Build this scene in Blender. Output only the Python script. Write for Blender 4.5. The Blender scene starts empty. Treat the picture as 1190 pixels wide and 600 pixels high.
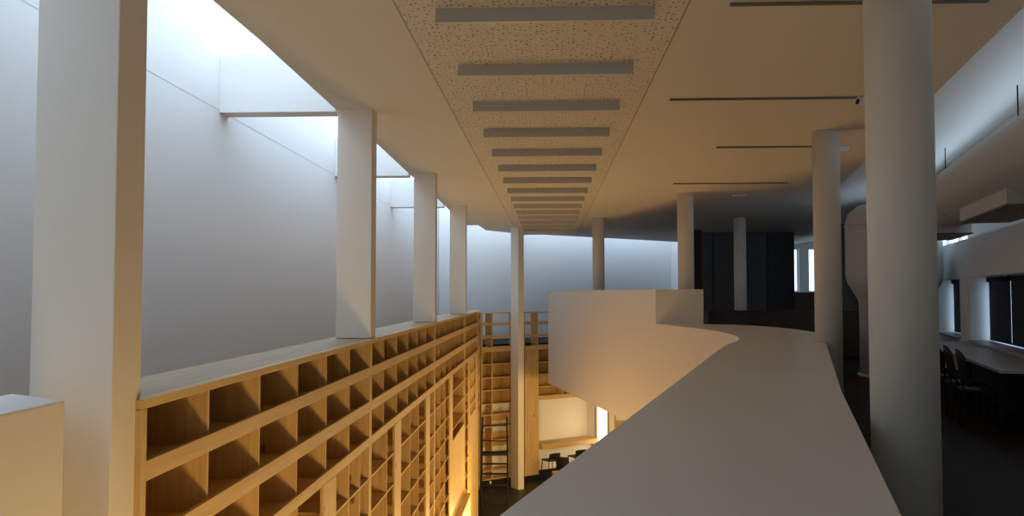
import bpy, bmesh, math, random
from math import sin, cos, pi, atan2, sqrt, radians
from mathutils import Vector, Matrix
random.seed(7)
SC = bpy.context.scene
COL = SC.collection

# ------------------------------------------------------------------ materials
def new_mat(name):
    m = bpy.data.materials.new(name); m.use_nodes = True
    nt = m.node_tree
    return m, nt, nt.nodes['Principled BSDF']

def plain(name, col, rough=.6, bump=0., bscale=60., metal=0., vary=0.):
    m, nt, b = new_mat(name)
    b.inputs['Base Color'].default_value = (*col, 1)
    b.inputs['Roughness'].default_value = rough
    b.inputs['Metallic'].default_value = metal
    if max(col) < .05: b.inputs['Specular IOR Level'].default_value = .25
    tc = nt.nodes.new('ShaderNodeTexCoord')
    n = nt.nodes.new('ShaderNodeTexNoise'); n.inputs['Scale'].default_value = bscale; n.inputs['Detail'].default_value = 4
    nt.links.new(tc.outputs['Object'], n.inputs['Vector'])
    if bump:
        bp = nt.nodes.new('ShaderNodeBump'); bp.inputs['Strength'].default_value = bump; bp.inputs['Distance'].default_value = .004
        nt.links.new(n.outputs['Fac'], bp.inputs['Height']); nt.links.new(bp.outputs['Normal'], b.inputs['Normal'])
    if vary:
        n2 = nt.nodes.new('ShaderNodeTexNoise'); n2.inputs['Scale'].default_value = 1.3; n2.inputs['Detail'].default_value = 5
        nt.links.new(tc.outputs['Object'], n2.inputs['Vector'])
        r = nt.nodes.new('ShaderNodeValToRGB')
        r.color_ramp.elements[0].position = .3; r.color_ramp.elements[1].position = .7
        r.color_ramp.elements[0].color = (*[c*(1-vary) for c in col], 1); r.color_ramp.elements[1].color = (*[min(1, c*(1+vary)) for c in col], 1)
        nt.links.new(n2.outputs['Fac'], r.inputs['Fac']); nt.links.new(r.outputs['Color'], b.inputs['Base Color'])
    return m

def wood(name, dark, light, grain=(1.2, 14, 14), rough=.55):
    """pine board: long soft grain along the first stretched axis and a few knots"""
    m, nt, b = new_mat(name)
    tc = nt.nodes.new('ShaderNodeTexCoord')
    oi = nt.nodes.new('ShaderNodeObjectInfo')
    add = nt.nodes.new('ShaderNodeVectorMath'); add.operation = 'ADD'
    sc = nt.nodes.new('ShaderNodeVectorMath'); sc.operation = 'SCALE'; sc.inputs['Scale'].default_value = 37.
    cmb = nt.nodes.new('ShaderNodeCombineXYZ')
    for k in 'XYZ': nt.links.new(oi.outputs['Random'], cmb.inputs[k])
    nt.links.new(cmb.outputs[0], sc.inputs[0])
    nt.links.new(tc.outputs['Object'], add.inputs[0]); nt.links.new(sc.outputs[0], add.inputs[1])
    mp = nt.nodes.new('ShaderNodeMapping'); mp.inputs['Scale'].default_value = grain
    nt.links.new(add.outputs[0], mp.inputs['Vector'])
    n = nt.nodes.new('ShaderNodeTexNoise'); n.inputs['Scale'].default_value = 1.6; n.inputs['Detail'].default_value = 6; n.inputs['Distortion'].default_value = .5
    nt.links.new(mp.outputs[0], n.inputs['Vector'])
    r = nt.nodes.new('ShaderNodeValToRGB')
    r.color_ramp.elements[0].position = .32; r.color_ramp.elements[1].position = .68
    r.color_ramp.elements[0].color = (*dark, 1); r.color_ramp.elements[1].color = (*light, 1)
    nt.links.new(n.outputs['Fac'], r.inputs['Fac'])
    v = nt.nodes.new('ShaderNodeTexVoronoi'); v.inputs['Scale'].default_value = 1.7
    mp2 = nt.nodes.new('ShaderNodeMapping'); mp2.inputs['Scale'].default_value = tuple(.9 if g == min(grain) else 1.5 for g in grain)
    nt.links.new(add.outputs[0], mp2.inputs['Vector']); nt.links.new(mp2.outputs[0], v.inputs['Vector'])
    kr = nt.nodes.new('ShaderNodeValToRGB')
    kr.color_ramp.elements[0].position = .03; kr.color_ramp.elements[0].color = (1, 1, 1, 1)
    kr.color_ramp.elements[1].position = .085; kr.color_ramp.elements[1].color = (0, 0, 0, 1)
    nt.links.new(v.outputs['Distance'], kr.inputs['Fac'])
    mix = nt.nodes.new('ShaderNodeMix'); mix.data_type = 'RGBA'
    nt.links.new(kr.outputs['Color'], mix.inputs['Factor'])
    nt.links.new(r.outputs['Color'], mix.inputs['A'])
    mix.inputs['B'].default_value = (dark[0]*.35, dark[1]*.28, dark[2]*.22, 1)
    nt.links.new(mix.outputs['Result'], b.inputs['Base Color'])
    b.inputs['Roughness'].default_value = rough
    return m

WHITE   = plain('white plaster', (.78, .775, .76), .75, .05, 90)
CEILM   = plain('ceiling plaster', (.76, .71, .62), .8, .05, 80)
LEDGEM  = plain('painted parapet', (.66, .635, .59), .42, .05, 50)
COLM    = plain('column paint', (.70, .65, .565), .5, .04, 60)
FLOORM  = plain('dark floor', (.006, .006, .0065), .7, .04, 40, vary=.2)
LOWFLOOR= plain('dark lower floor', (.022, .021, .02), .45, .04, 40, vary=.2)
BLACK   = plain('black metal', (.009, .0085, .0085), .65)
BLACKPL = plain('black plastic', (.014, .014, .015), .5)
BAFFLE  = plain('grey baffle', (.44, .42, .37), .5)
SLOTM   = plain('dark track', (.15, .13, .11), .6)
DUCTM   = plain('duct paint', (.55, .545, .52), .55, .03, 30)
BLINDM  = plain('dark blind', (.02, .025, .034), .8, .2, 300)
DARKWAL = plain('dark panel', (.15, .152, .15), .7, .03, 40)
DARKBLU = plain('dark blue panel', (.075, .085, .10), .7, .03, 40)
DARKBRN = plain('dark brown board', (.045, .032, .018), .6, .05, 30, vary=.3)
TABLEM  = plain('grey table top', (.36, .37, .38), .4)
WOODX   = wood('pine board lengthwise', (.50, .325, .125), (.63, .43, .18), (.9, 16, 16))
WOODZ   = wood('pine board upright', (.50, .325, .125), (.63, .43, .18), (16, 16, .9))
WOODSHD = wood('shaded pine back board', (.33, .20, .075), (.44, .28, .11), (9, 9, .8))  # pine back board darkened to carry the shade inside the far shelves
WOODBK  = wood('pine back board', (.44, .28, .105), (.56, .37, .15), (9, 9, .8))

SILLW   = wood('limed pine board', (.31, .225, .125), (.40, .30, .175), (.9, 16, 16))
def perforated():
    m, nt, b = new_mat('perforated acoustic board')
    tc = nt.nodes.new('ShaderNodeTexCoord')
    mp = nt.nodes.new('ShaderNodeMapping'); mp.inputs['Scale'].default_value = (24, 24, 24)
    nt.links.new(tc.outputs['Object'], mp.inputs['Vector'])
    v = nt.nodes.new('ShaderNodeTexVoronoi'); v.inputs['Scale'].default_value = 1.; v.voronoi_dimensions = '2D'
    nt.links.new(mp.outputs[0], v.inputs['Vector'])
    sep = nt.nodes.new('ShaderNodeSeparateColor'); nt.links.new(v.outputs['Color'], sep.inputs[0])
    rad = nt.nodes.new('ShaderNodeMath'); rad.operation = 'MULTIPLY'; rad.inputs[1].default_value = .27
    nt.links.new(sep.outputs[0], rad.inputs[0])
    lt = nt.nodes.new('ShaderNodeMath'); lt.operation = 'LESS_THAN'
    nt.links.new(v.outputs['Distance'], lt.inputs[0]); nt.links.new(rad.outputs[0], lt.inputs[1])
    mix = nt.nodes.new('ShaderNodeMix'); mix.data_type = 'RGBA'
    mix.inputs['A'].default_value = (.76, .70, .60, 1); mix.inputs['B'].default_value = (.2, .16, .12, 1)
    nt.links.new(lt.outputs[0], mix.inputs['Factor']); nt.links.new(mix.outputs['Result'], b.inputs['Base Color'])
    b.inputs['Roughness'].default_value = .85
    return m
PERF = perforated()

def glass():
    m, nt, b = new_mat('window glass')
    nt.nodes.remove(b)
    out = nt.nodes['Material Output']
    t = nt.nodes.new('ShaderNodeBsdfTransparent'); t.inputs['Color'].default_value = (.93, .96, .97, 1)
    g = nt.nodes.new('ShaderNodeBsdfGlossy'); g.inputs['Roughness'].default_value = .03
    mx = nt.nodes.new('ShaderNodeMixShader'); mx.inputs[0].default_value = .08
    nt.links.new(t.outputs[0], mx.inputs[1]); nt.links.new(g.outputs[0], mx.inputs[2]); nt.links.new(mx.outputs[0], out.inputs['Surface'])
    return m
GLASS = glass()

def emitter(name, col, s):
    m, nt, b = new_mat(name)
    b.inputs['Base Color'].default_value = (.8, .8, .8, 1)
    b.inputs['Emission Color'].default_value = (*col, 1); b.inputs['Emission Strength'].default_value = s
    return m
TRIMM = plain('shadow joint', (.38, .34, .28), .7)
CEILW = plain('right ceiling plaster', (.80, .745, .67), .75, .05, 90)
JOINTM = plain('faint wall joint', (.72, .715, .70), .8)
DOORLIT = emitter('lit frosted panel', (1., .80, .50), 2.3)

# ------------------------------------------------------------------ helpers
class MB:
    def __init__(s): s.bm = bmesh.new()
    def box(s, a, b, bev=0.):
        x0, y0, z0 = a; x1, y1, z1 = b
        t = bmesh.new()
        r = bmesh.ops.create_cube(t, size=1.)
        M = Matrix.Translation(((x0+x1)/2, (y0+y1)/2, (z0+z1)/2)) @ Matrix.Diagonal((abs(x1-x0), abs(y1-y0), abs(z1-z0), 1))
        bmesh.ops.transform(t, matrix=M, verts=t.verts)
        if bev: bmesh.ops.bevel(t, geom=t.edges[:], offset=bev, segments=2, affect='EDGES', profile=.6)
        s._merge(t); return s
    def prism(s, pts, z0, z1, bev=0.):
        if sum(pts[i-1][0]*pts[i][1]-pts[i][0]*pts[i-1][1] for i in range(len(pts))) < 0: pts = pts[::-1]
        t = bmesh.new()
        lo = [t.verts.new((x, y, z0)) for x, y in pts]; hi = [t.verts.new((x, y, z1)) for x, y in pts]
        n = len(pts)
        t.faces.new(lo[::-1]); top = t.faces.new(hi)
        for i in range(n): t.faces.new((lo[i], lo[(i+1) % n], hi[(i+1) % n], hi[i]))
        if bev: bmesh.ops.bevel(t, geom=[e for e in top.edges], offset=bev, segments=2, affect='EDGES', profile=.6)
        s._merge(t); return s
    def tube(s, pts, r, seg=10, caps=True):
        pts = [Vector(p) for p in pts]; n = len(pts)
        rr = r if isinstance(r, (list, tuple)) else [r]*n
        t = bmesh.new(); rings = []
        up = None
        for i, p in enumerate(pts):
            d = ((pts[min(i+1, n-1)]-p).normalized() + (p-pts[max(i-1, 0)]).normalized()).normalized()
            if up is None:
                up = Vector((0, 0, 1)) if abs(d.z) < .9 else Vector((1, 0, 0))
            a = d.cross(up).normalized(); b = a.cross(d).normalized(); up = b
            rings.append([t.verts.new(p + rr[i]*(cos(2*pi*k/seg)*a + sin(2*pi*k/seg)*b)) for k in range(seg)])
        for i in range(n-1):
            for k in range(seg):
                f = t.faces.new((rings[i][k], rings[i][(k+1) % seg], rings[i+1][(k+1) % seg], rings[i+1][k])); f.smooth = seg > 8
        if caps: t.faces.new(rings[0][::-1]); t.faces.new(rings[-1])
        bmesh.ops.recalc_face_normals(t, faces=t.faces[:])
        s._merge(t); return s
    def lathe(s, prof, seg=40, c=(0, 0)):
        t = bmesh.new(); rings = []
        for r, z in prof: rings.append([t.verts.new((c[0]+r*cos(2*pi*k/seg), c[1]+r*sin(2*pi*k/seg), z)) for k in range(seg)])
        for i in range(len(prof)-1):
            for k in range(seg):
                f = t.faces.new((rings[i][k], rings[i][(k+1) % seg], rings[i+1][(k+1) % seg], rings[i+1][k])); f.smooth = True
        t.faces.new(rings[0][::-1]); t.faces.new(rings[-1])
        bmesh.ops.recalc_face_normals(t, faces=t.faces[:])
        s._merge(t); return s
    def grid(s, P, thick):
        """a curved sheet from a grid of points, given real thickness along its normals"""
        t = bmesh.new(); V = [[t.verts.new(p) for p in row] for row in P]
        for i in range(len(P)-1):
            for j in range(len(P[0])-1):
                f = t.faces.new((V[i][j], V[i+1][j], V[i+1][j+1], V[i][j+1])); f.smooth = True
        bmesh.ops.recalc_face_normals(t, faces=t.faces[:])
        bmesh.ops.solidify(t, geom=t.faces[:], thickness=thick)
        s._merge(t); return s
    def _merge(s, t):
        me = bpy.data.meshes.new('tmp'); t.to_mesh(me); t.free(); s.bm.from_mesh(me); bpy.data.meshes.remove(me)
    def build(s, name, mat, parent=None):
        me = bpy.data.meshes.new(name); s.bm.to_mesh(me); s.bm.free()
        me.materials.append(mat)
        o = bpy.data.objects.new(name, me); COL.objects.link(o)
        if parent: o.parent = parent
        return o

def box(name, mat, a, b, parent=None, bev=0.): return MB().box(a, b, bev).build(name, mat, parent)
def tag(o, label, cat, group=None):
    o['label'] = label; o['category'] = cat
    if group: o['group'] = group
    return o
def thing(name, label, cat, loc=(0, 0, 0), rot=0., group=None):
    o = bpy.data.objects.new(name, None); COL.objects.link(o); o.empty_display_size = .1
    o.location = loc; o.rotation_euler = (0, 0, rot)
    return tag(o, label, cat, group)
def struct(o): o['kind'] = 'structure'; return o
def dup(src, label, loc, rot=None):
    r = src.copy(); COL.objects.link(r); r['label'] = label; r.location = loc
    if rot is not None: r.rotation_euler = (0, 0, rot)
    for ch in list(src.children):
        c = ch.copy(); COL.objects.link(c); c.parent = r
        for g in list(ch.children):
            d = g.copy(); COL.objects.link(d); d.parent = c
    return r
def smooth_path(pts, n=8):
    """Catmull-Rom through the points"""
    out = []
    P = [pts[0]] + list(pts) + [pts[-1]]
    for i in range(1, len(P)-2):
        p0, p1, p2, p3 = P[i-1], P[i], P[i+1], P[i+2]
        for k in range(n):
            t = k/n
            out.append(tuple(.5*((2*p1[j]) + (-p0[j]+p2[j])*t + (2*p0[j]-5*p1[j]+4*p2[j]-p3[j])*t*t + (-p0[j]+3*p1[j]-3*p2[j]+p3[j])*t**3) for j in (0, 1)))
    out.append(tuple(pts[-1]))
    return out
def band(p0, p1, t):
    """plan rectangle along p0-p1 with thickness t to the left of the direction"""
    d = Vector((p1[0]-p0[0], p1[1]-p0[1])).normalized(); n = Vector((-d.y, d.x))*t
    return [tuple(p0), tuple(p1), (p1[0]+n.x, p1[1]+n.y), (p0[0]+n.x, p0[1]+n.y)]

LOW = -4.45        # lower floor
CEIL = 3.63        # ceiling of the upper floor
ROOF = 4.55
SOF = -1.22        # underside of the upper floor
LEDGE = .98        # parapet top
wall_left_x  = lambda y: -3.69 + .041*y
book_x       = lambda y: -1.91 + .045*y
wall_right_x = lambda y: 3.11 + .335*y

# ------------------------------------------------------------------ shell
struct(MB().prism([(-4.6, -7.3), (13, -7.3), (17, 37), (-4.6, 37)], LOW-.2, LOW).build('floor', LOWFLOOR))

inner = [(-1.35, -1.5), (-.036, 2.295), (1.27, 6.07), (2.46, 9.5), (2.90, 10.55), (3.20, 11.7), (3.27, 13.14), (3.10, 14.78), (2.86, 16.2995)]
outer = [(3.74, 16.03), (4.30, 15.7), (4.62, 14.9), (4.76, 13.9), (4.72, 12.85), (4.55, 12.1), (4.27, 11.2), (2.066, 5.156), (1.08, 2.295), (-.23, -1.5)]
inn = [inner[0], inner[1]] + smooth_path(inner[2:], 8)
out_ = smooth_path(outer[:7], 8)
NC = (3.96, 10.25)            # the second round column stands in a notch of the parapet
du = Vector((2.066-4.27, 5.156-11.2)).normalized(); a0 = atan2(-du.y, -du.x)
dist = .035; ha = math.acos(dist/.175)
out_ += [(NC[0]+.175*cos(t), NC[1]+.175*sin(t)) for t in [a0+pi/2 - ha + 2*ha*k/12 for k in range(13)]] + outer[7:]
# upper floor slab
slab = [(-3.66, -7.), (-3.66, -1.5), (-.23, -1.5)] + outer[7:9][::-1] + smooth_path(outer[:7], 8)[::-1] + \
       [(3.81, 16.24), (3.07, 16.46), (1.49, 25.6), (3.3, 27.2), (6.4, 27.6), (6.4, 33), (9.5, 36.5), (wall_right_x(36.5), 36.5), (wall_right_x(-7), -7.)]
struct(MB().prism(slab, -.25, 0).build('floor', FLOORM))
struct(MB().prism(slab, SOF, -.251).build('ceiling', WHITE))
# walkway behind the bookcases
walk = [(wall_left_x(-1.5), -1.5), (wall_left_x(24.5), 24.5), (-1.33, 24.5), (-1.43, 22.3), (-2.24, 4.05), (-2.42, -1.5)]
struct(MB().prism(walk, -.30, -.06).build('floor', plain('brown walkway boards', (.20, .125, .06), .7, vary=.2)))
walk = [(wall_left_x(24.51), 24.51), (wall_left_x(28.), 28.), (6.75, 34.6), (6.4, 32.9), (6.3, 27.7), (3.15, 28.45), (-1.17, 25.96), (-1.33, 24.51)]
struct(MB().prism(walk, -.30, -.06).build('floor', FLOORM))

ceil_pts = [(-2.2, -7), (-2.14, 4.2), (-2.08, 5.6), (-2.03, 6.46), (-1.955, 8.98), (-1.85, 10.95), (-1.75, 14.2), (-1.617, 17.5), (-1.553, 19.7), (-1.41, 24.7),
            (-1.02, 24.7), (-.85, 26.7), (-.15, 27.7), (.42, 28.3), (3.0, 30.1), (6.37, 32.7), (7.6, 33.6), (9.4, 33.7), (9.4, 36.5), (11.86, 36.5), (4.33, 8.31), (3.64, 5.73), (.25, -7)]
struct(MB().prism(ceil_pts, CEIL, ROOF).build('ceiling', CEILM))
# walls
struct(MB().prism(band((wall_left_x(-7.3), -7.3), (wall_left_x(28.1), 28.1), .3), LOW, 5.0).build('wall_left', WHITE))
struct(MB().prism(band((-2.5, 28.), (6.75, 34.66), .3), -.06, 5.0).build('wall_far', WHITE))
struct(MB().prism(band((6.75, 34.66), (7.5, 33.0), .3), -.06, 5.0).build('wall_far', WHITE))
# dark rear core with its panels
struct(MB().prism([(6.35, 27.55), (9.52, 27.55), (9.52, 33.6), (7.6, 33.6), (7.4, 32.9), (6.35, 28.6)], 0, CEIL).build('wall_core', DARKWAL))
for x0, x1, m in [(6.42, 6.72, DARKWAL), (6.78, 7.55, DARKWAL), (7.65, 8.55, DARKWAL), (8.6, 9.5, DARKBLU)]:
    o = tag(box('wall_panel', m, (x0, 27.47, .02), (x1, 27.546, CEIL-.01), bev=.01), '', 'wall panel', 'dark panels lining the rear wall')
    o['label'] = {6.42: 'narrow dark grey wall panel behind the third round column, leftmost of the rear wall', 6.78: 'dark grey wall panel left of the round column at the rear',
                  7.65: 'dark grey wall panel just right of the round column at the rear', 8.6: 'dark blue-grey wall panel beside the bright far windows'}[x0]

# rear wall with two tall windows (upper floor, far right)
yb = 36.5
wb = MB()
xa, xb, xc, xd = 12.56, 12.82, 13.26, 13.75
for a, b in [((8, yb, 0), (18, yb+.3, 1.62)), ((8, yb, 3.56), (18, yb+.3, 4.6)), ((8, yb, 1.62), (xa, yb+.3, 3.56)), ((xb, yb, 1.62), (xc, yb+.3, 3.56)), ((xd, yb, 1.62), (18, yb+.3, 3.56))]: wb.box(a, b)
struct(wb.build('wall_back', WHITE))
for i, (p, q) in enumerate([(xa, xb), (xc, xd)]):
    w = struct(MB().box((p, yb+.12, 1.62), (p+.05, yb+.18, 3.56)).box((q-.05, yb+.12, 1.62), (q, yb+.18, 3.56)).box((p+.05, yb+.12, 1.62), (q-.05, yb+.18, 1.67)).box((p+.05, yb+.12, 3.51), (q-.05, yb+.18, 3.56)).build('window_%d' % (3+i), WHITE))
    box('pane', GLASS, (p+.05, yb+.145, 1.67), (q-.05, yb+.155, 3.51), w)

struct(MB().box((9.53, yb-.08, 0), (15.2, yb-.005, 1.6)).build('trim_2', DARKBRN))
struct(MB().prism([(9.25, 24.), (10.75, 24.), (10.75, 24.15), (9.25, 24.15)], 0, 3.62).build('wall_dark_screen', DARKWAL))  # dark screen added to darken the right wing and hold back clerestory light
# right wall: pieces in a frame with x along the wall (away from camera), y outward
ang_r = atan2(1, .335)
def rw(y):        # world y on the inner face -> distance along the wall
    return (y+7.3)*sqrt(1+.335**2)
wr_loc = (wall_right_x(-7.3), -7.3, 0)
def rbox(mb, ya, yb_, d0, d1, z0, z1):
    # outward is to the right of the direction of travel = local -y
    mb.box((rw(ya), -d1, z0), (rw(yb_), -d0, z1)); return mb
SILL, HEAD, BAND = .76, 1.86, 2.52
W1, W2 = (9.6, 13.85), (14.65, 16.75)
m = MB()
rbox(m, -7.3, 37.5, 0, .4, LOW, SILL)
rbox(m, -7.3, 37.5, 0, .4, HEAD, BAND)
rbox(m, -7.3, W1[0], 0, .4, SILL, HEAD); rbox(m, W1[1], W2[0], 0, .4, SILL, HEAD); rbox(m, W2[1], 37.5, 0, .4, SILL, HEAD)
CL = (15.05, 18.6)
rbox(m, -7.3, 1., .22, .4, BAND, 4.35); rbox(m, 1., CL[0], .22, .4, BAND, 3.1); rbox(m, CL[1], 37.5, .22, .4, BAND, 4.35); rbox(m, 1., CL[1], .22, .4, 3.85, 4.35)
o = struct(m.build('wall_right', WHITE)); o.location = wr_loc; o.rotation_euler = (0, 0, ang_r)
def rwindow(n, ya, yb_, z0, z1, d=.3, bars=1):
    u0, u1 = rw(ya), rw(yb_)
    m = MB().box((u0, -d-.06, z0), (u0+.05, -d, z1)).box((u1-.05, -d-.06, z0), (u1, -d, z1)).box((u0+.05, -d-.06, z0), (u1-.05, -d, z0+.05)).box((u0+.05, -d-.06, z1-.05), (u1-.05, -d, z1))
    for k in range(1, bars+1):
        c = u0+(u1-u0)*k/(bars+1); m.box((c-.03, -d-.06, z0+.05), (c+.03, -d, z1-.05))
    w = struct(m.build('window_%d' % n, WHITE)); w.location = wr_loc; w.rotation_euler = (0, 0, ang_r)
    for k in range(bars+1):
        a = u0+(u1-u0)*k/(bars+1); b = u0+(u1-u0)*(k+1)/(bars+1)
        box('pane', GLASS, (a+.035, -d-.035, z0+.055), (b-.035, -d-.025, z1-.055), w)
    return w
for n, W in ((1, W1), (2, W2)):
    w = rwindow(n, W[0], W[1], SILL, HEAD, .33, 1)
    box('window_sill', TABLEM, (rw(W[0])+.005, -.325, SILL+.001), (rw(W[1])-.005, .05, SILL+.035), w, .006)
rwindow(7, 1.001, CL[0]-.001, 3.101, 3.849, .30, 7)  # unseen clerestory row put in to light the sloping right ceiling
rwindow(5, CL[0]+.001, CL[1]-.001, BAND+.001, 3.849, .30, 2)
def blind(label, ya, yb_):
    r = thing('roller_blind', label, 'blind', wr_loc, ang_r, 'dark roller blinds on the right wall')
    u0, u1 = rw(ya), rw(yb_)
    r.location = Vector(wr_loc) + Matrix.Rotation(ang_r, 3, 'Z') @ Vector((u0, -.27, SILL+.05)); L = u1-u0; H = HEAD-SILL-.05
    box('blind_cloth', BLINDM, (0, -.004, .02), (L, .004, H-.06), r)
    box('bottom_bar', BLINDM, (0, -.01, 0), (L, .01, .025), r, .003)
    MB().tube([(0, 0, H-.045), (L, 0, H-.045)], .035, 14).build('roller', BLINDM, r)
    for u in (-.012, L): box('bracket', BLACK, (u, -.04, H-.09), (u+.012, .04, H-.005), r)
    return r
blind('dark roller blind in the nearer right window, right of the bright gap', W1[0]+.03, 12.42)
blind('dark roller blind in the nearer right window, left of the bright gap', 12.46, W1[1]-.10)
blind('dark roller blind in the narrow farther right window beyond the white pier', W2[0]+.05, W2[1]-.10)

# right wing: a ceiling that rises gently from the flat ceiling to the wall
def slope_ceiling():
    bm = bmesh.new(); e = [(.25, -7.3), (3.64, 5.73), (4.33, 8.31), (11.9, 36.6)]; wl = [(wall_right_x(y)+.4, y) for y in (-7.3, 5.73, 8.31, 36.6)]
    rows = []
    for dz in (0, .2):
        rows.append([[bm.verts.new((x, y, CEIL+.004+dz)) for x, y in e], [bm.verts.new((x, y, 4.25+dz)) for x, y in wl]])
    (a, b), (c, d) = rows
    for k in range(3):
        bm.faces.new((a[k], a[k+1], b[k+1], b[k])); bm.faces.new((c[k], d[k], d[k+1], c[k+1]))
        bm.faces.new((a[k], c[k], c[k+1], a[k+1])); bm.faces.new((b[k], b[k+1], d[k+1], d[k]))
    bm.faces.new((a[0], b[0], d[0], c[0])); bm.faces.new((a[3], c[3], d[3], b[3]))
    bmesh.ops.recalc_face_normals(bm, faces=bm.faces[:])
    m = MB(); m.bm = bm
    return struct(m.build('ceiling', CEILW))
slope_ceiling()
# wall behind the camera with a wide window
m = MB()
yf = -7.0
for a, b in [((-4.6, yf-.3, LOW), (3, yf, 1.4)), ((-4.6, yf-.3, 2.5), (3, yf, 6.2)), ((-4.6, yf-.3, 1.4), (-1.2, yf, 2.5)), ((.9, yf-.3, 1.4), (3, yf, 2.5))]: m.box(a, b)
struct(m.build('wall_front', WHITE))
m = MB()
for a, b in [((-1.2, yf-.2, 1.4), (-1.14, yf-.1, 2.5)), ((.84, yf-.2, 1.4), (.9, yf-.1, 2.5)), ((-1.14, yf-.2, 1.4), (.84, yf-.1, 1.46)), ((-1.14, yf-.2, 2.44), (.84, yf-.1, 2.5)), ((-.18, yf-.2, 1.46), (-.12, yf-.1, 2.44))]: m.box(a, b)
w = struct(m.build('window_6', WHITE))
for a, b in ((-1.14, -.18), (-.12, .84)): box('pane', GLASS, (a, yf-.155, 1.46), (b, yf-.145, 2.44), w)

struct(MB().prism(band((wall_left_x(-7)+.003, -7), (wall_left_x(27.9)+.003, 27.9), .004), 3.66, 3.668).build('trim_1', JOINTM))
# ------------------------------------------------------------------ parapets
p = MB().prism(inn + out_, SOF, LEDGE, .012).build('parapet', LEDGEM)
tag(p, 'broad grey-topped curved parapet sweeping from the foreground around the void', 'parapet')
j_ = MB().prism([(1.43, 6.5), (2.50, 6.42), (2.50, 6.43), (1.43, 6.51)], LEDGE, LEDGE+.0012).build('cap_strip', WHITE, p)  # thin lighter strip across the parapet top
p = MB().prism([(2.86, 16.30), (3.75, 16.05), (3.80, 16.24), (3.06, 16.46), (1.48, 25.57), (1.127, 25.5)], SOF, 1.66, .006).build('parapet', LEDGEM)
tag(p, 'tall white solid balustrade block beyond the curved grey ledge', 'parapet')
p = MB().prism([(-1.85, 3.40), (-2.20, 3.62), (-2.41, -1.5), (-2.06, -1.5)], LOW, 1.155, .008).build('parapet', LEDGEM)
tag(p, 'short white half wall in the lower left corner before the nearest square column', 'parapet')
# end of the void behind the camera
struct(MB().prism([(-2.06, -1.7), (-.23, -1.7), (-.23, -1.505), (-2.06, -1.505)], -.0, LEDGE).build('wall_void', WHITE))

# ------------------------------------------------------------------ columns
def sqcol(label, x0, x1, y, dep, zb, rot=.045):
    c = MB().box((0, 0, 0), (x1-x0, dep, CEIL-zb), .006).build('square_column', COLM)
    c.location = (x0, y, zb); c.rotation_euler = (0, 0, -rot)
    return tag(c, label, 'column', 'square columns along the left')
sqcol('nearest and widest square column, beside the left half wall', -2.155, -1.776, 3.67, .256, LOW)
sqcol('second square column, rising from the near bookcase top', -1.925, -1.54, 8.95, .25, 1.1)
sqcol('third square column, standing on the long bookcase top', -1.672, -1.30, 13.85, .25, 1.1)
sqcol('fourth square column, farthest of those on the long bookcase', -1.447, -1.07, 18.95, .25, 1.1)
c = MB().box((-.105, -.22, 0), (.105, .22, CEIL-LOW), .006).build('square_column', COLM)
c.location = (.165, 25.55, LOW); c.rotation_euler = (0, 0, .555)
tag(c, 'slim two-storey square column in front of the far corner bookcases', 'column', 'square columns along the left')
c = MB().box((0, 0, 0), (.27, .25, CEIL), .006).build('square_column', DARKBRN)
c.location = (5.86, 26.4, 0); tag(c, 'dark brown post between the third round column and the rear panels', 'column')

def rcol(label, x, y, r=.163, z0=0.):
    c = MB().lathe([(r, 0), (r, CEIL-z0)], 48).build('round_column', COLM)
    c.location = (x, y, z0); return tag(c, label, 'column', 'round columns on the upper floor')
rcol('nearest and thickest round column, right of the grey ledge', 2.005, 4.2)
rcol('second round column, at the far corner of the grey ledge', 3.96, 10.25)
rcol('third round column, behind the end of the tall white block', 3.55, 16.68)
rcol('slim fourth round column, rising behind the tall white block', 2.35, 22.2)
rcol('round column in the dark rear area behind the low dark shelving', 6.2, 22.2)

# ------------------------------------------------------------------ roof beams in the left skylight
for lab, y in (('nearest white roof beam crossing the left skylight', 9.18), ('middle white roof beam crossing the left skylight', 14.25), ('farthest white roof beam crossing the left skylight', 19.45)):
    xe = -1.41 - (24.7-y)*.0345-.04
    b = MB().box((0, 0, 0), (xe-wall_left_x(y), .26, .66), .006).build('roof_beam', WHITE)
    b.location = (wall_left_x(y), y, CEIL+.005); b.rotation_euler = (0, 0, -.04)
    tag(b, lab, 'beam', 'white beams across the left skylight')

# ------------------------------------------------------------------ ceiling strip with baffles
ang = -atan2(.0455, 1)
strip = thing('acoustic_ceiling_strip', 'long perforated acoustic ceiling strip carrying the grey bars', 'ceiling panel', (.134, 4., CEIL), ang)
box('acoustic_board', PERF, (-1.02, -9, -.012), (1.02, 24.6, -.001), strip)
for s in (-1, 1): box('edge_trim', TRIMM, (s*1.03-.007, -9, -.006), (s*1.03+.007, 24.6, -.001), strip)
ordn = ['nearest', 'second', 'third', 'fourth', 'fifth', 'sixth', 'seventh', 'eighth', 'ninth', 'tenth', 'eleventh', 'twelfth', 'thirteenth', 'fourteenth', 'fifteenth']
src = None
for i in range(15):
    d = 5.70 + 1.43*i
    X = .134 + .0455*(d-4.) + .018; loc = (X, d, CEIL-.012)
    lab = '%s grey linear light bar across the perforated ceiling strip' % ordn[i] if i < 14 else 'farthest grey linear light bar across the perforated ceiling strip'
    if src is None:
        src = thing('light_bar', lab, 'ceiling light', loc, ang, 'grey light bars across the ceiling strip')
        box('housing', BAFFLE, (-.775, 0, -.098), (.775, .035, 0), src, .003)
        box('diffuser', LEDGEM, (-.765, .002, -.104), (.765, .033, -.0985), src)
    else: dup(src, lab, loc)

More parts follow.
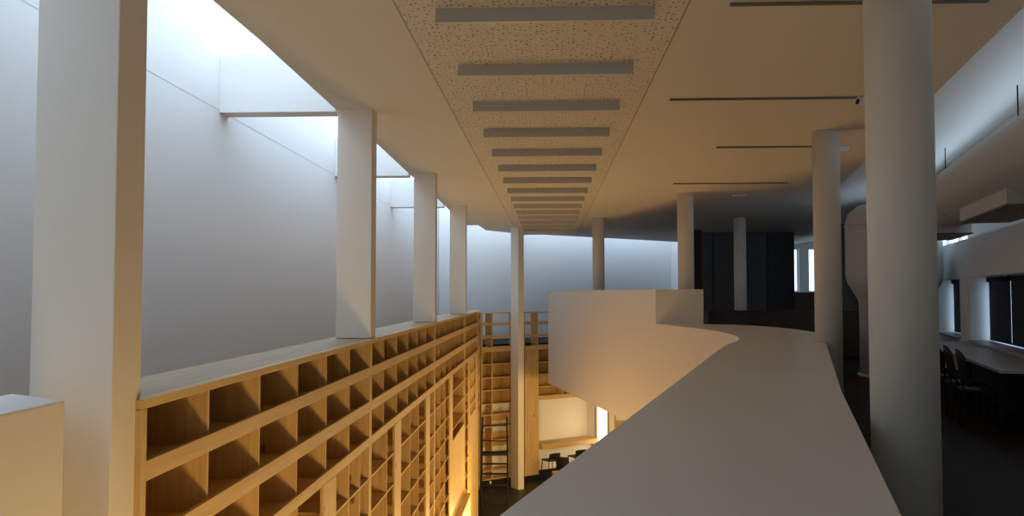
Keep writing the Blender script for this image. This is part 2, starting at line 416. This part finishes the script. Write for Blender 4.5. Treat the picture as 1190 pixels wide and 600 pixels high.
# thin dark light tracks on the right part of the ceiling
for lab, (xa, ya), (xb_, yb_) in [('thin dark ceiling track nearest the top edge of view', (1.53, 5.66), (3.3, 5.585)),
                      ('thin dark ceiling track ending at the small white device', (1.655, 8.50), (3.58, 8.41)),
                      ('short thin dark ceiling track beside the second round column', (2.85, 11.32), (4.35, 11.25)),
                      ('farthest thin dark ceiling track, before the third round column', (3.0, 15.13), (5.1, 15.03))]:
    L = sqrt((xb_-xa)**2+(yb_-ya)**2)
    t = MB().box((0, -.016, -.02), (L, .016, -.0005), .002).build('ceiling_track', SLOTM)
    t.location = (xa, ya, CEIL); t.rotation_euler = (0, 0, atan2(yb_-ya, xb_-xa)); tag(t, lab, 'light track', 'thin dark tracks on the ceiling')
t = thing('ceiling_sensor', 'small white ceiling device beside the thick round column', 'sensor', (3.68, 8.42, CEIL))
MB().lathe([(.055, -.03), (.07, 0-.0005)], 24).build('base', WHITE, t)
MB().tube([(-.1, -.03, -.055), (.14, .02, -.075)], .045, 16).build('sensor_body', WHITE, t)
MB().tube([(-.105, -.031, -.054), (-.1, -.03, -.055)], .03, 16).build('lens', BLACK, t)
t = thing('ceiling_sensor', 'small flat white ceiling box right of the second round column top', 'sensor', (4.55, 11.3, CEIL))
box('base', WHITE, (-.12, -.06, -.07), (.12, .06, -.0005), t, .01); box('cover', LEDGEM, (-.1, -.05, -.085), (.1, .05, -.0705), t, .005)
t = thing('ceiling_sensor', 'faint round ceiling disc in the dark before the rear round column', 'sensor', (4.75, 17., CEIL))
MB().lathe([(.12, -.03), (.15, -.0005)], 24).build('base', WHITE, t); MB().lathe([(.05, -.05), (.07, -.031)], 20).build('cover', LEDGEM, t)

# ------------------------------------------------------------------ left bookcases
TH = radians(90) - atan2(.045, 1)
Hb = 1.095 - LOW
RZ = [(.705, .80), (.33, .435), (-.035, .055)]      # the broad rails
def left_bay(label, y0, y1, stiles, divs, panels=(), cabinet=None, cells=6):
    r = thing('bookcase', label, 'bookcase', (book_x(y0), y0, LOW), TH, 'pine bookcases along the left of the void')
    k = sqrt(1+.045**2); L = (y1-y0)*k-.004; D = .5; z = lambda w: w-LOW
    u = lambda y: (y-y0)*k
    for a in (0, L-.055): box('side_panel', WOODZ, (a, 0, 0), (a+.055, D, z(1.048)), r, .003)
    box('top_board', WOODX, (0, -.004, z(1.05)), (L, .06, z(1.095)), r, .003)
    box('sill_board', SILLW, (0, .061, z(1.05)), (L, D+.02, z(1.095)), r, .003)
    box('back_panel', WOODBK, (.056, D-.02, .1), (L-.056, D, z(1.047)), r)
    for a, b in RZ:
        box('rail', WOODX, (.056, 0, z(a)), (L-.056, .028, z(b)), r, .002)
        box('shelf', WOODX, (.056, .029, z(a)), (L-.056, D-.021, z(a)+.028), r)
    tops = [1.048, .80-.095, .435-.105]; bots = [.705+.029, .33+.029, -.035+.029]
    cw = L/cells
    for zt, zb in zip(tops, bots):
        for c in range(1, cells):
            box('divider', WOODZ, (c*cw-.011, .029, z(zb)), (c*cw+.011, D-.022, z(zt)-.001), r)
    # lower part: wide stiles, thin uprights and thin shelves
    zl = -.04; segs = []
    cut = sorted([(.055, .055)] + [(u(a), u(b)) for a, b in stiles] + [(u(a), u(b)) for a, b, _ in panels] + [(L-.055, L-.055)])
    for a, b in stiles: box('stile', WOODZ, (u(a), .001, .1), (u(b), .03, z(zl)), r, .002); 
    for a, b, zt in panels:
        box('door_panel', WOODZ, (u(a)+.004, .001, .1), (u(b)-.004, .03, z(zt)), r, .003)
        segs.append((u(a)+.001, u(b)-.001, zt))
    for (a0, b0), (a1, b1) in zip(cut[:-1], cut[1:]):
        if a1-b0 > .05: segs.append((b0+.001, a1-.001, None))
    for s0, s1, lim in segs:
        for q in range(10):
            zz = -.376 - .38*q
            if lim is not None and zz < lim: break
            box('shelf', WOODX, (s0, .006, z(zz)-.018), (s1, D-.022, z(zz)), r)
    for y in divs: box('upright', WOODZ, (u(y)-.009, .004, z(-3.8)), (u(y)+.009, D-.03, z(zl)), r)
    box('plinth', BLACK, (.056, .03, 0), (L-.056, .06, .098), r)
    if cabinet:
        a, b, zt = cabinet
        cb = box('base_cabinet', WOODX, (u(a), -.13, .08), (u(b), -.002, z(zt)), r, .004)
        box('cabinet_top', WOODX, (u(a)-.005, -.145, z(zt)), (u(b)+.005, -.001, z(zt)+.03), cb, .003)
    return r
left_bay('nearest pine bookcase, between the first and second square columns', 3.86, 8.82, [(7.0, 7.42)], [4.7, 5.5, 6.29, 7.90, 8.35])
left_bay('second pine bookcase along the left, between the second and third square columns', 8.82, 13.77, [(10.22, 10.66), (12.82, 13.22)], [9.75, 11.37, 12.1], )
left_bay('third pine bookcase along the left, with a solid lower panel', 13.77, 18.7, [(15.86, 16.34)], [14.5, 15.2], [(16.36, 18.62, -1.35)], (16.4, 18.66, -2.95))
left_bay('farthest pine bookcase on the left, next to the black ladder', 18.7, 22.2, [(19.6, 19.95), (21.5, 21.9)], [20.5, 21.0], [(20.0, 21.45, -1.4)], cells=5)
# the angled piece that turns the corner to the far bookcases
e0 = (book_x(22.205), 22.205); e1 = (-.99, 25.53)
dv = Vector((e1[0]-e0[0], e1[1]-e0[1])); LB = dv.length - .03
r = thing('bookcase', 'narrow pine corner bookcase behind the black ladder, turning to the far wall', 'bookcase', (e0[0], e0[1], LOW), atan2(dv.y, dv.x), 'pine bookcases along the left of the void')
zz = lambda w: w-LOW
for a in (.03, LB-.05): box('side_panel', WOODZ, (a, 0, 0), (a+.05, .38, zz(1.0)), r, .003)
box('top_board', WOODX, (.03, -.004, zz(1.0)), (LB, .38, zz(1.045)), r, .003)
box('back_panel', WOODBK, (.081, .36, .1), (LB-.051, .38, zz(.998)), r)
for a, b in RZ:
    box('rail', WOODX, (.081, 0, zz(a)), (LB-.051, .028, zz(b)), r, .002); box('shelf', WOODX, (.081, .029, zz(b)-.03), (LB-.051, .359, zz(b)), r)
for q in range(10): box('shelf', WOODX, (.081, .006, zz(-.376-.38*q)-.018), (LB-.051, .359, zz(-.376-.38*q)), r)
for q in (1, 2, 3): box('upright', WOODZ, (q*LB/4, .03, zz(-3.8)), (q*LB/4+.018, .35, zz(.32)), r)
box('plinth', BLACK, (.081, .03, 0), (LB-.051, .06, .098), r)

# ------------------------------------------------------------------ far bookcases (facing the camera obliquely)
AF = atan2(.62, 1); KF = sqrt(1+.62**2)
F0 = (-.95, 25.6)
def far_pt(s, d=0.): return (F0[0]+s-.527*d, F0[1]+.62*s+.85*d)
def far_unit(label, s0, s1):
    p = far_pt(s0)
    return thing('bookcase', label, 'bookcase', (p[0], p[1], LOW), AF, 'pine bookcases across the far corner'), (s1-s0)*KF
# pale wall behind the lower part
for z0, z1 in ((LOW, -.31),):
    struct(MB().prism([far_pt(-1.2, .46), far_pt(4.6, .46), far_pt(4.6, .7), far_pt(-1.2, .7)], z0, z1).build('wall_far', WHITE))
r, L = far_unit('far corner bookcase behind the black ladder, open at the top', 0, 1.10)
D = .4
for a in (0, .37, L-.04): box('side_panel' if a != .37 else 'divider', WOODZ, (a, 0, .2), (a+.032, D, zz(.93)), r, .002)
box('top_board', WOODX, (0, -.004, zz(.932)), (L, D, zz(.972)), r, .002)
for z0, z1 in ((.56, .64), (.165, .24)): box('rail', WOODX, (.034, 0, zz(z0)), (L-.042, .03, zz(z1)), r, .002)
box('rail', WOODX, (0, -.012, zz(-.27)), (L, -.001, zz(-.12)), r, .002)
for w in (.24, .64): box('shelf', WOODX, (.034, .031, zz(w)-.03), (L-.042, D, zz(w)), r)
for w in (-.125, -.645, -1.07, -1.465, -1.89, -2.22, -2.60, -3.03, -3.46, -3.95): box('shelf', WOODX, (.034, .004, zz(w)-.025), (L-.042, D-.022, zz(w)), r)
box('shelf', WOODX, (0, 0, .2), (L, D, .235), r)
box('back_panel', WOODSHD, (.034, D-.02, zz(-1.9)), (L-.042, D, zz(-.3)), r)
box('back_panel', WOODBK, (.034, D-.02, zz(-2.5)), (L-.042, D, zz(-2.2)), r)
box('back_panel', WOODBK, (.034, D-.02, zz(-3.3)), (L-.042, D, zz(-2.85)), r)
pl = box('plinth', BLACK, (0, .01, 0), (L, .06, .198), r)
box('socket_plate', LEDGEM, (.30, -.004, .04), (.36, .0095, .17), pl)['label'] = 'small pale socket plate on the black plinth'
r, L = far_unit('far bookcase with a broad pine panel, open at the top, right of the slim column', 1.34, 4.0)
wp = (1.80-1.34)*KF; nic = (3.72-1.34)*KF
box('side_panel', WOODZ, (0, 0, .17), (.03, D, zz(.93)), r, .002)
box('pilaster_panel', WOODZ, (.0, -.03, .17), (wp, -.001, zz(-.27)), r, .003)
for a in (wp-.03, (2.62-1.34)*KF): box('divider', WOODZ, (a, 0, zz(-1.76)), (a+.025, D, zz(.93)), r, .002)
box('side_panel', WHITE, (nic, 0, 0), (nic+.03, D, zz(.93)), r, .002)
box('top_board', WOODX, (0, -.004, zz(.932)), (nic+.04, D, zz(.972)), r, .002)
for z0, z1 in ((.56, .64), (.165, .24)):
    box('rail', WOODX, (.034, 0, zz(z0)), (nic-.002, .03, zz(z1)), r, .002); box('shelf', WOODX, (.034, .031, zz(z1)-.03), (nic-.002, D, zz(z1)), r)
box('rail', WOODX, (0, -.012, zz(-.265)), (nic, -.001, zz(-.12)), r, .002)
for w in (-.125, -.66, -1.06, -1.46, -1.76): box('shelf', WOODX, (wp, .004, zz(w)-.025), (nic-.002, D-.022, zz(w)), r)
box('rail', WOODX, (wp, -.012, zz(-1.90)), (nic, .02, zz(-1.786)), r, .002)
box('back_panel', WOODSHD, (.034, D-.02, zz(-1.78)), (nic-.002, D, zz(-.3)), r)
box('niche_wall', WHITE, (wp, D-.02, .3), (nic-.002, D+.02, zz(-1.905)), r)
box('counter', WOODX, (wp-.005, -.25, zz(-3.45)), (nic-.004, D-.022, zz(-3.30)), r, .004)
box('counter_front', WHITE, (wp+.06, .12, .27), (nic-.03, .15, zz(-3.452)), r)
box('plinth', BLACK, (-.01, -.05, 0), (wp+.01, D, .165), r); box('plinth', BLACK, (wp+.012, .10, 0), (nic-.004, D, .265), r)

# lit doorway return and the wall that goes on to the right
pA = (2.85, 27.72); pB = (3.12, 26.98)
dd = Vector((pB[0]-pA[0], pB[1]-pA[1])); ad = atan2(dd.y, dd.x); LD = dd.length
d = bpy.data.objects.new('door_1', None)
o = MB().box((-.13, .0, 0), (0, .07, 2.42)).box((LD, 0, 0), (LD+.12, .07, 2.42)).box((0, 0, 2.34), (LD, .07, 2.42)).build('door_1', WOODZ)
o.location = (pA[0], pA[1], LOW); o.rotation_euler = (0, 0, ad); struct(o); bpy.data.objects.remove(d)
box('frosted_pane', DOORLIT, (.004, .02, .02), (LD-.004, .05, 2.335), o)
struct(MB().prism(band((2.85, 27.75), (3.22, 26.72), .12), LOW+2.43, SOF).build('wall_door', WHITE))
struct(MB().prism(band((3.15, 26.68), (13., 26.70), .25), LOW, SOF).build('wall_far', WHITE))
r = thing('wall_shelf', 'small pine wall shelf just right of the bright doorway', 'shelf', (3.32, 26.69, LOW))
box('side_panel', WOODZ, (0, -.22, .9), (.03, 0, 2.6), r, .002); box('back_panel', WOODBK, (.031, -.02, .9), (.9, 0, 1.9), r)
for w in (1.2, 1.55, 1.9, 2.3, 2.57): box('shelf', WOODX, (.031, -.22, w-.025), (.9, -.021, w), r)
struct(MB().box((9.2, -7.3, LOW), (9.4, 27, SOF)).build('wall_lower', WHITE))

# ------------------------------------------------------------------ ladder
LW = .74
lad = thing('step_ladder', 'black metal step ladder standing before the far corner bookcase', 'ladder', (-.49, 23.35, LOW), .02)
def lp(t, x): return (x, .70*t, 2.42*t)
for s in (-1, 1):
    MB().tube([lp(0, s*LW/2), lp(.58, s*LW/2), lp(1, s*(LW/2-.015))], .026, 8).build('side_rail', BLACK, lad)
for t in (.12, .24, .36, .47): 
    a = lp(t, -LW/2); b = lp(t, LW/2)
    box('step', BLACK, (-LW/2+.02, a[1]-.05, a[2]-.022), (LW/2-.02, a[1]+.05, a[2]+.014), lad, .004)
a = lp(.58, 0); box('platform', BLACK, (-LW/2-.01, a[1]-.1, a[2]-.035), (LW/2+.01, a[1]+.22, a[2]+.035), lad, .006)
for t in (.725, .90): MB().tube([lp(t, -LW/2+.01), lp(t, LW/2-.01)], .017, 8).build('rung', BLACK, lad)
for s in (-1, 1): MB().tube([(s*LW/2, .95, 0), (s*LW/2, .56, 1.36)], .018, 8).build('rear_leg', BLACK, lad)
MB().tube([(-LW/2, .84, .38), (LW/2, .84, .38)], .013, 8).build('cross_bar', BLACK, lad)
MB().tube([(-LW/2, 0.012, .04), (LW/2, 0.012, .04)], .016, 8).build('cross_bar', BLACK, lad)

# ------------------------------------------------------------------ bar stools, chair and table on the lower floor
def stool(label, loc, rot):
    r = thing('bar_stool', label, 'bar stool', loc, rot, 'black bar stools at the pine counter')
    box('seat', BLACKPL, (-.21, -.20, .79), (.21, .20, .83), r, .014)
    P = [[(x, .19+.035*z/.2 - .03*(1-(x/.2)**2) + .03, .86+z) for z in (0, .06, .12, .18)] for x in [-.2+.05*i for i in range(9)]]
    MB().grid(P, .022).build('backrest', BLACKPL, r)
    for x, y in ((-1, -1), (1, -1), (-1, 1), (1, 1)):
        MB().tube([(x*.24, y*.23, 0), (x*.185, y*.18, .79)], .014, 8).build('leg', BLACK, r)
    for x in (-1, 1): MB().tube([(x*.185, .185, .82), (x*.165, .215, .92)], .012, 8).build('back_post', BLACK, r)
    MB().tube([(-.222, -.213, .28), (.222, -.213, .28)], .011, 8).build('footrest', BLACK, r)
    MB().tube([(-.222, .213, .28), (.222, .213, .28)], .011, 8).build('footrest', BLACK, r)
    return r
s1 = stool('black bar stool at the pine counter, nearest the broad panel', (1.21, 25.85, LOW), AF+pi)
dup(s1, 'black bar stool at the pine counter, closer to the bright doorway', (2.07, 26.42, LOW))
r = thing('bar_chair', 'black shell bar chair beside the small pine table, in front of the stools', 'chair', (1.60, 25.15, LOW), radians(155))
P = []
for i in range(11):
    x = -.22+.044*i; row = []
    for t in [k/12 for k in range(13)]:
        if t < .5: y = -.22+.80*t; z = .70 - .03*sin(pi*t*2) + .05*(x/.22)**2
        else: y = .18+.09*(t-.5)*2; z = .70+.36*(t-.5)*2 + .02
        yy = y - (.06*(x/.22)**2 if t > .5 else 0)
        row.append((x*(1 if t < .9 else .93), yy, z))
    P.append(row)
MB().grid(P, .018).build('seat_shell', BLACKPL, r)
for x, y in ((-1, -1), (1, -1), (-1, 1), (1, 1)): MB().tube([(x*.23, y*.22, 0), (x*.13, y*.12, .70)], .014, 8).build('leg', BLACK, r)
r = thing('side_table', 'small square pine table partly hidden behind the grey ledge', 'table', (1.55, 24.3, LOW), .3)
box('table_top', WOODX, (-.3, -.3, .71), (.3, .3, .75), r, .006)
for x in (-.26, .26):
    for y in (-.26, .26): box('leg', WOODZ, (x-.025, y-.025, 0), (x+.025, y+.025, .709), r, .003)

# ------------------------------------------------------------------ low dark shelving in the rear of the upper floor
r = thing('low_bookcase', 'low dark brown bookcase row across the dark rear area', 'bookcase', (4.75, 19.8, 0))
box('back_panel', DARKBRN, (.02, .0, .05), (4.18, .02, 1.12), r); box('top_board', DARKBRN, (0, -.01, 1.12), (4.2, .4, 1.155), r, .003)
for a in (0, 1.04, 2.08, 3.12, 4.165): box('upright', DARKBRN, (a, .021, .05), (a+.035, .39, 1.119), r)
for w in (.05, .4, .75): box('shelf', DARKBRN, (.036, .022, w), (4.16, .385, w+.025), r)
box('plinth', BLACK, (.02, .03, 0), (4.18, .37, .049), r)

# ------------------------------------------------------------------ ducts on the right
duct = thing('air_duct', 'large pale round air duct hanging along the right windows', 'duct', (0, 0, 0))
DZ = 1.6+1.42; R = .42
cx = lambda y: 2.66 + .326*y
path = [(cx(-3.0), -3.0, DZ), (cx(5.0)+.03, 5.0, DZ), (cx(7.0)+.03, 7.0, DZ), (cx(8.6), 8.6, DZ)] + [(cx(y), y, DZ) for y in (10, 11.5, 13, 14.2)]
duct.location = (cx(10), 10, DZ-R)
pp = [(x-cx(10), y-10, z-DZ+R) for x, y, z in path]
MB().tube(pp, R, 40).build('duct_pipe', DUCTM, duct)
for y in (11.5,): MB().tube([(cx(y)-cx(10)-.01, y-10-.03, R), (cx(y)-cx(10)+.01, y-10+.03, R)], R+.008, 40).build('collar', DUCTM, duct)
for y in (8.75, 12.6):
    MB().tube([(cx(y)-cx(10)-.05, y-10, 2*R-.01), (cx(y)-cx(10)-.05, y-10, 3.84-DZ+R)], .008, 8).build('hanger_rod', BLACK, duct)
ang_d = atan2(1, .326)
def diffuser(y0, y1):
    yc = (y0+y1)/2; L = (y1-y0)*1.05
    r = MB().prism([(-L/2, -.3), (L/2, -.3), (L/2, .26), (-L/2, .26)], .02, .30).build('diffuser_box', DUCTM, duct)
    r.location = Vector((cx(yc), yc, 2.50)) - duct.location; r.rotation_euler = (0, 0, ang_d)
    box('grille', SLOTM, (-L/2-.02, -.32, 0), (L/2+.02, .28, .019), r)
diffuser(8.4, 10.6); diffuser(12.6, 14.2)
dd_ = thing('air_duct', 'pale vertical air duct standing between the two right round columns', 'duct', (7.28, 15.6, 0))
MB().lathe([(.62, .0), (.62, 1.42), (.66, 1.5), (.82, 1.78), (.85, 1.9), (.85, 2.9), (.80, 3.12), (.62, 3.27), (.3, 3.33)], 48).build('duct_pipe', DUCTM, dd_)
MB().lathe([(.862, 2.86), (.862, 2.9)], 48).build('collar', DUCTM, dd_)
MB().lathe([(.66, .0), (.66, .05)], 48).build('base_ring', DUCTM, dd_)

# ------------------------------------------------------------------ long window table and its chairs
tb = thing('long_table', 'long grey table running beneath the right windows', 'table', (wall_right_x(8.9), 8.9, 0), ang_r)
LT = 5.7
box('table_top', TABLEM, (0, .01, .70), (LT, .72, .74), tb, .006)
box('dark_back_panel', BLACK, (.1, .08, .0), (LT-.1, .1, .69), tb)  # black panel run down to the floor to darken the space under the table
for u in (.15, 1.9, 3.8, 5.5):
    for v in (.06, .66): box('leg', BLACK, (u-.025, v-.025, 0), (u+.025, v+.025, .699), tb)
def side_chair(label, loc, rot):
    r = thing('side_chair', label, 'chair', loc, rot, 'black chairs along the long window table')
    box('seat', BLACKPL, (-.21, -.2, .43), (.21, .22, .47), r, .015)
    P = []
    for i in range(11):
        x = -.215+.043*i; row = []
        top = .92 - .09*(abs(x)/.215)**3
        for t in (0, .2, .4, .6, .8, 1): row.append((x, .2+.06*t-.05*(x/.215)**2, .50+(top-.50)*t))
        P.append(row)
    MB().grid(P, .02).build('backrest', BLACKPL, r)
    for x, y in ((-1, -1), (1, -1), (-1, 1), (1, 1)): MB().tube([(x*.2, y*.2, 0), (x*.18, y*.18, .43)], .013, 8).build('leg', BLACK, r)
    for x in (-1, 1): MB().tube([(x*.17, .2, .45), (x*.17, .235, .60)], .012, 8).build('back_post', BLACK, r)
    return r
rr_ = Matrix.Rotation(ang_r, 3, 'Z')
src = None
for i, (ud, lab) in enumerate([(.62, 'black chair nearest the end of the long window table'), (1.42, 'second black chair from the end of the long window table'),
                 (2.25, 'third black chair from the end of the long window table'), (3.1, 'fourth black chair from the end, farthest one showing past the thick column')]):
    p = Vector((wall_right_x(8.9), 8.9, 0)) + rr_ @ Vector((ud, .78, 0))
    if src is None: src = side_chair(lab, p, ang_r)
    else: dup(src, lab, p)

# ------------------------------------------------------------------ light
w = bpy.data.worlds.new('sky'); SC.world = w; w.use_nodes = True
bg = w.node_tree.nodes['Background']; bg.inputs[0].default_value = (.62, .80, 1.04, 1); bg.inputs[1].default_value = 3.3
def lamp(kind, name, loc, power, col, size=.3, rot=(0, 0, 0), sy=None):
    l = bpy.data.lights.new(name, kind); l.energy = power; l.color = col
    if kind == 'AREA':
        l.size = size
        if sy: l.shape = 'RECTANGLE'; l.size_y = sy
    else: l.shadow_soft_size = size
    o = bpy.data.objects.new(name, l); COL.objects.link(o); o.location = loc; o.rotation_euler = rot
    return o
WARM = (1., .66, .27)
for i, (x, y, z, p) in enumerate([(.3, 1.3, -1.85, 390), (.6, 3.3, -1.85, 190), (2.7, 6.2, -1.6, 130), (3.7, 9.2, -1.6, 190), (4.7, 13, -1.6, 230), (4.0, 17, -1.6, 330), (3.1, 21, -1.65, 250), (2.1, 24.3, -1.8, 5),
          (-.75, 8.5, -3.6, 22), (-.62, 12.3, -3.6, 85), (-.45, 15.6, -3.6, 165), (-.3, 18.8, -3.8, 270)]):
    lamp('POINT', 'hidden_warm_light', (x, y, z), p, WARM, .4)  # unseen warm lights; the low row by the bookcases added to brighten the ceiling
# camera
cam = bpy.data.cameras.new('camera'); co = bpy.data.objects.new('camera', cam); COL.objects.link(co)
cam.sensor_width = 36; cam.lens = 950/1190*36; cam.clip_start = .05; cam.clip_end = 200
co.location = (0, 0, 1.6); co.rotation_euler = (radians(90)+math.atan(40/950), 0, 0)
SC.camera = co
SC.view_settings.view_transform = 'Standard'; SC.view_settings.look = 'None'
SC.view_settings.exposure = 0.; SC.view_settings.gamma = 1.; SC.view_settings.use_curve_mapping = False
SC.cycles.max_bounces = 10; SC.cycles.diffuse_bounces = 8; SC.cycles.caustics_reflective = False; SC.cycles.caustics_refractive = False
SC.cycles.use_denoising = True
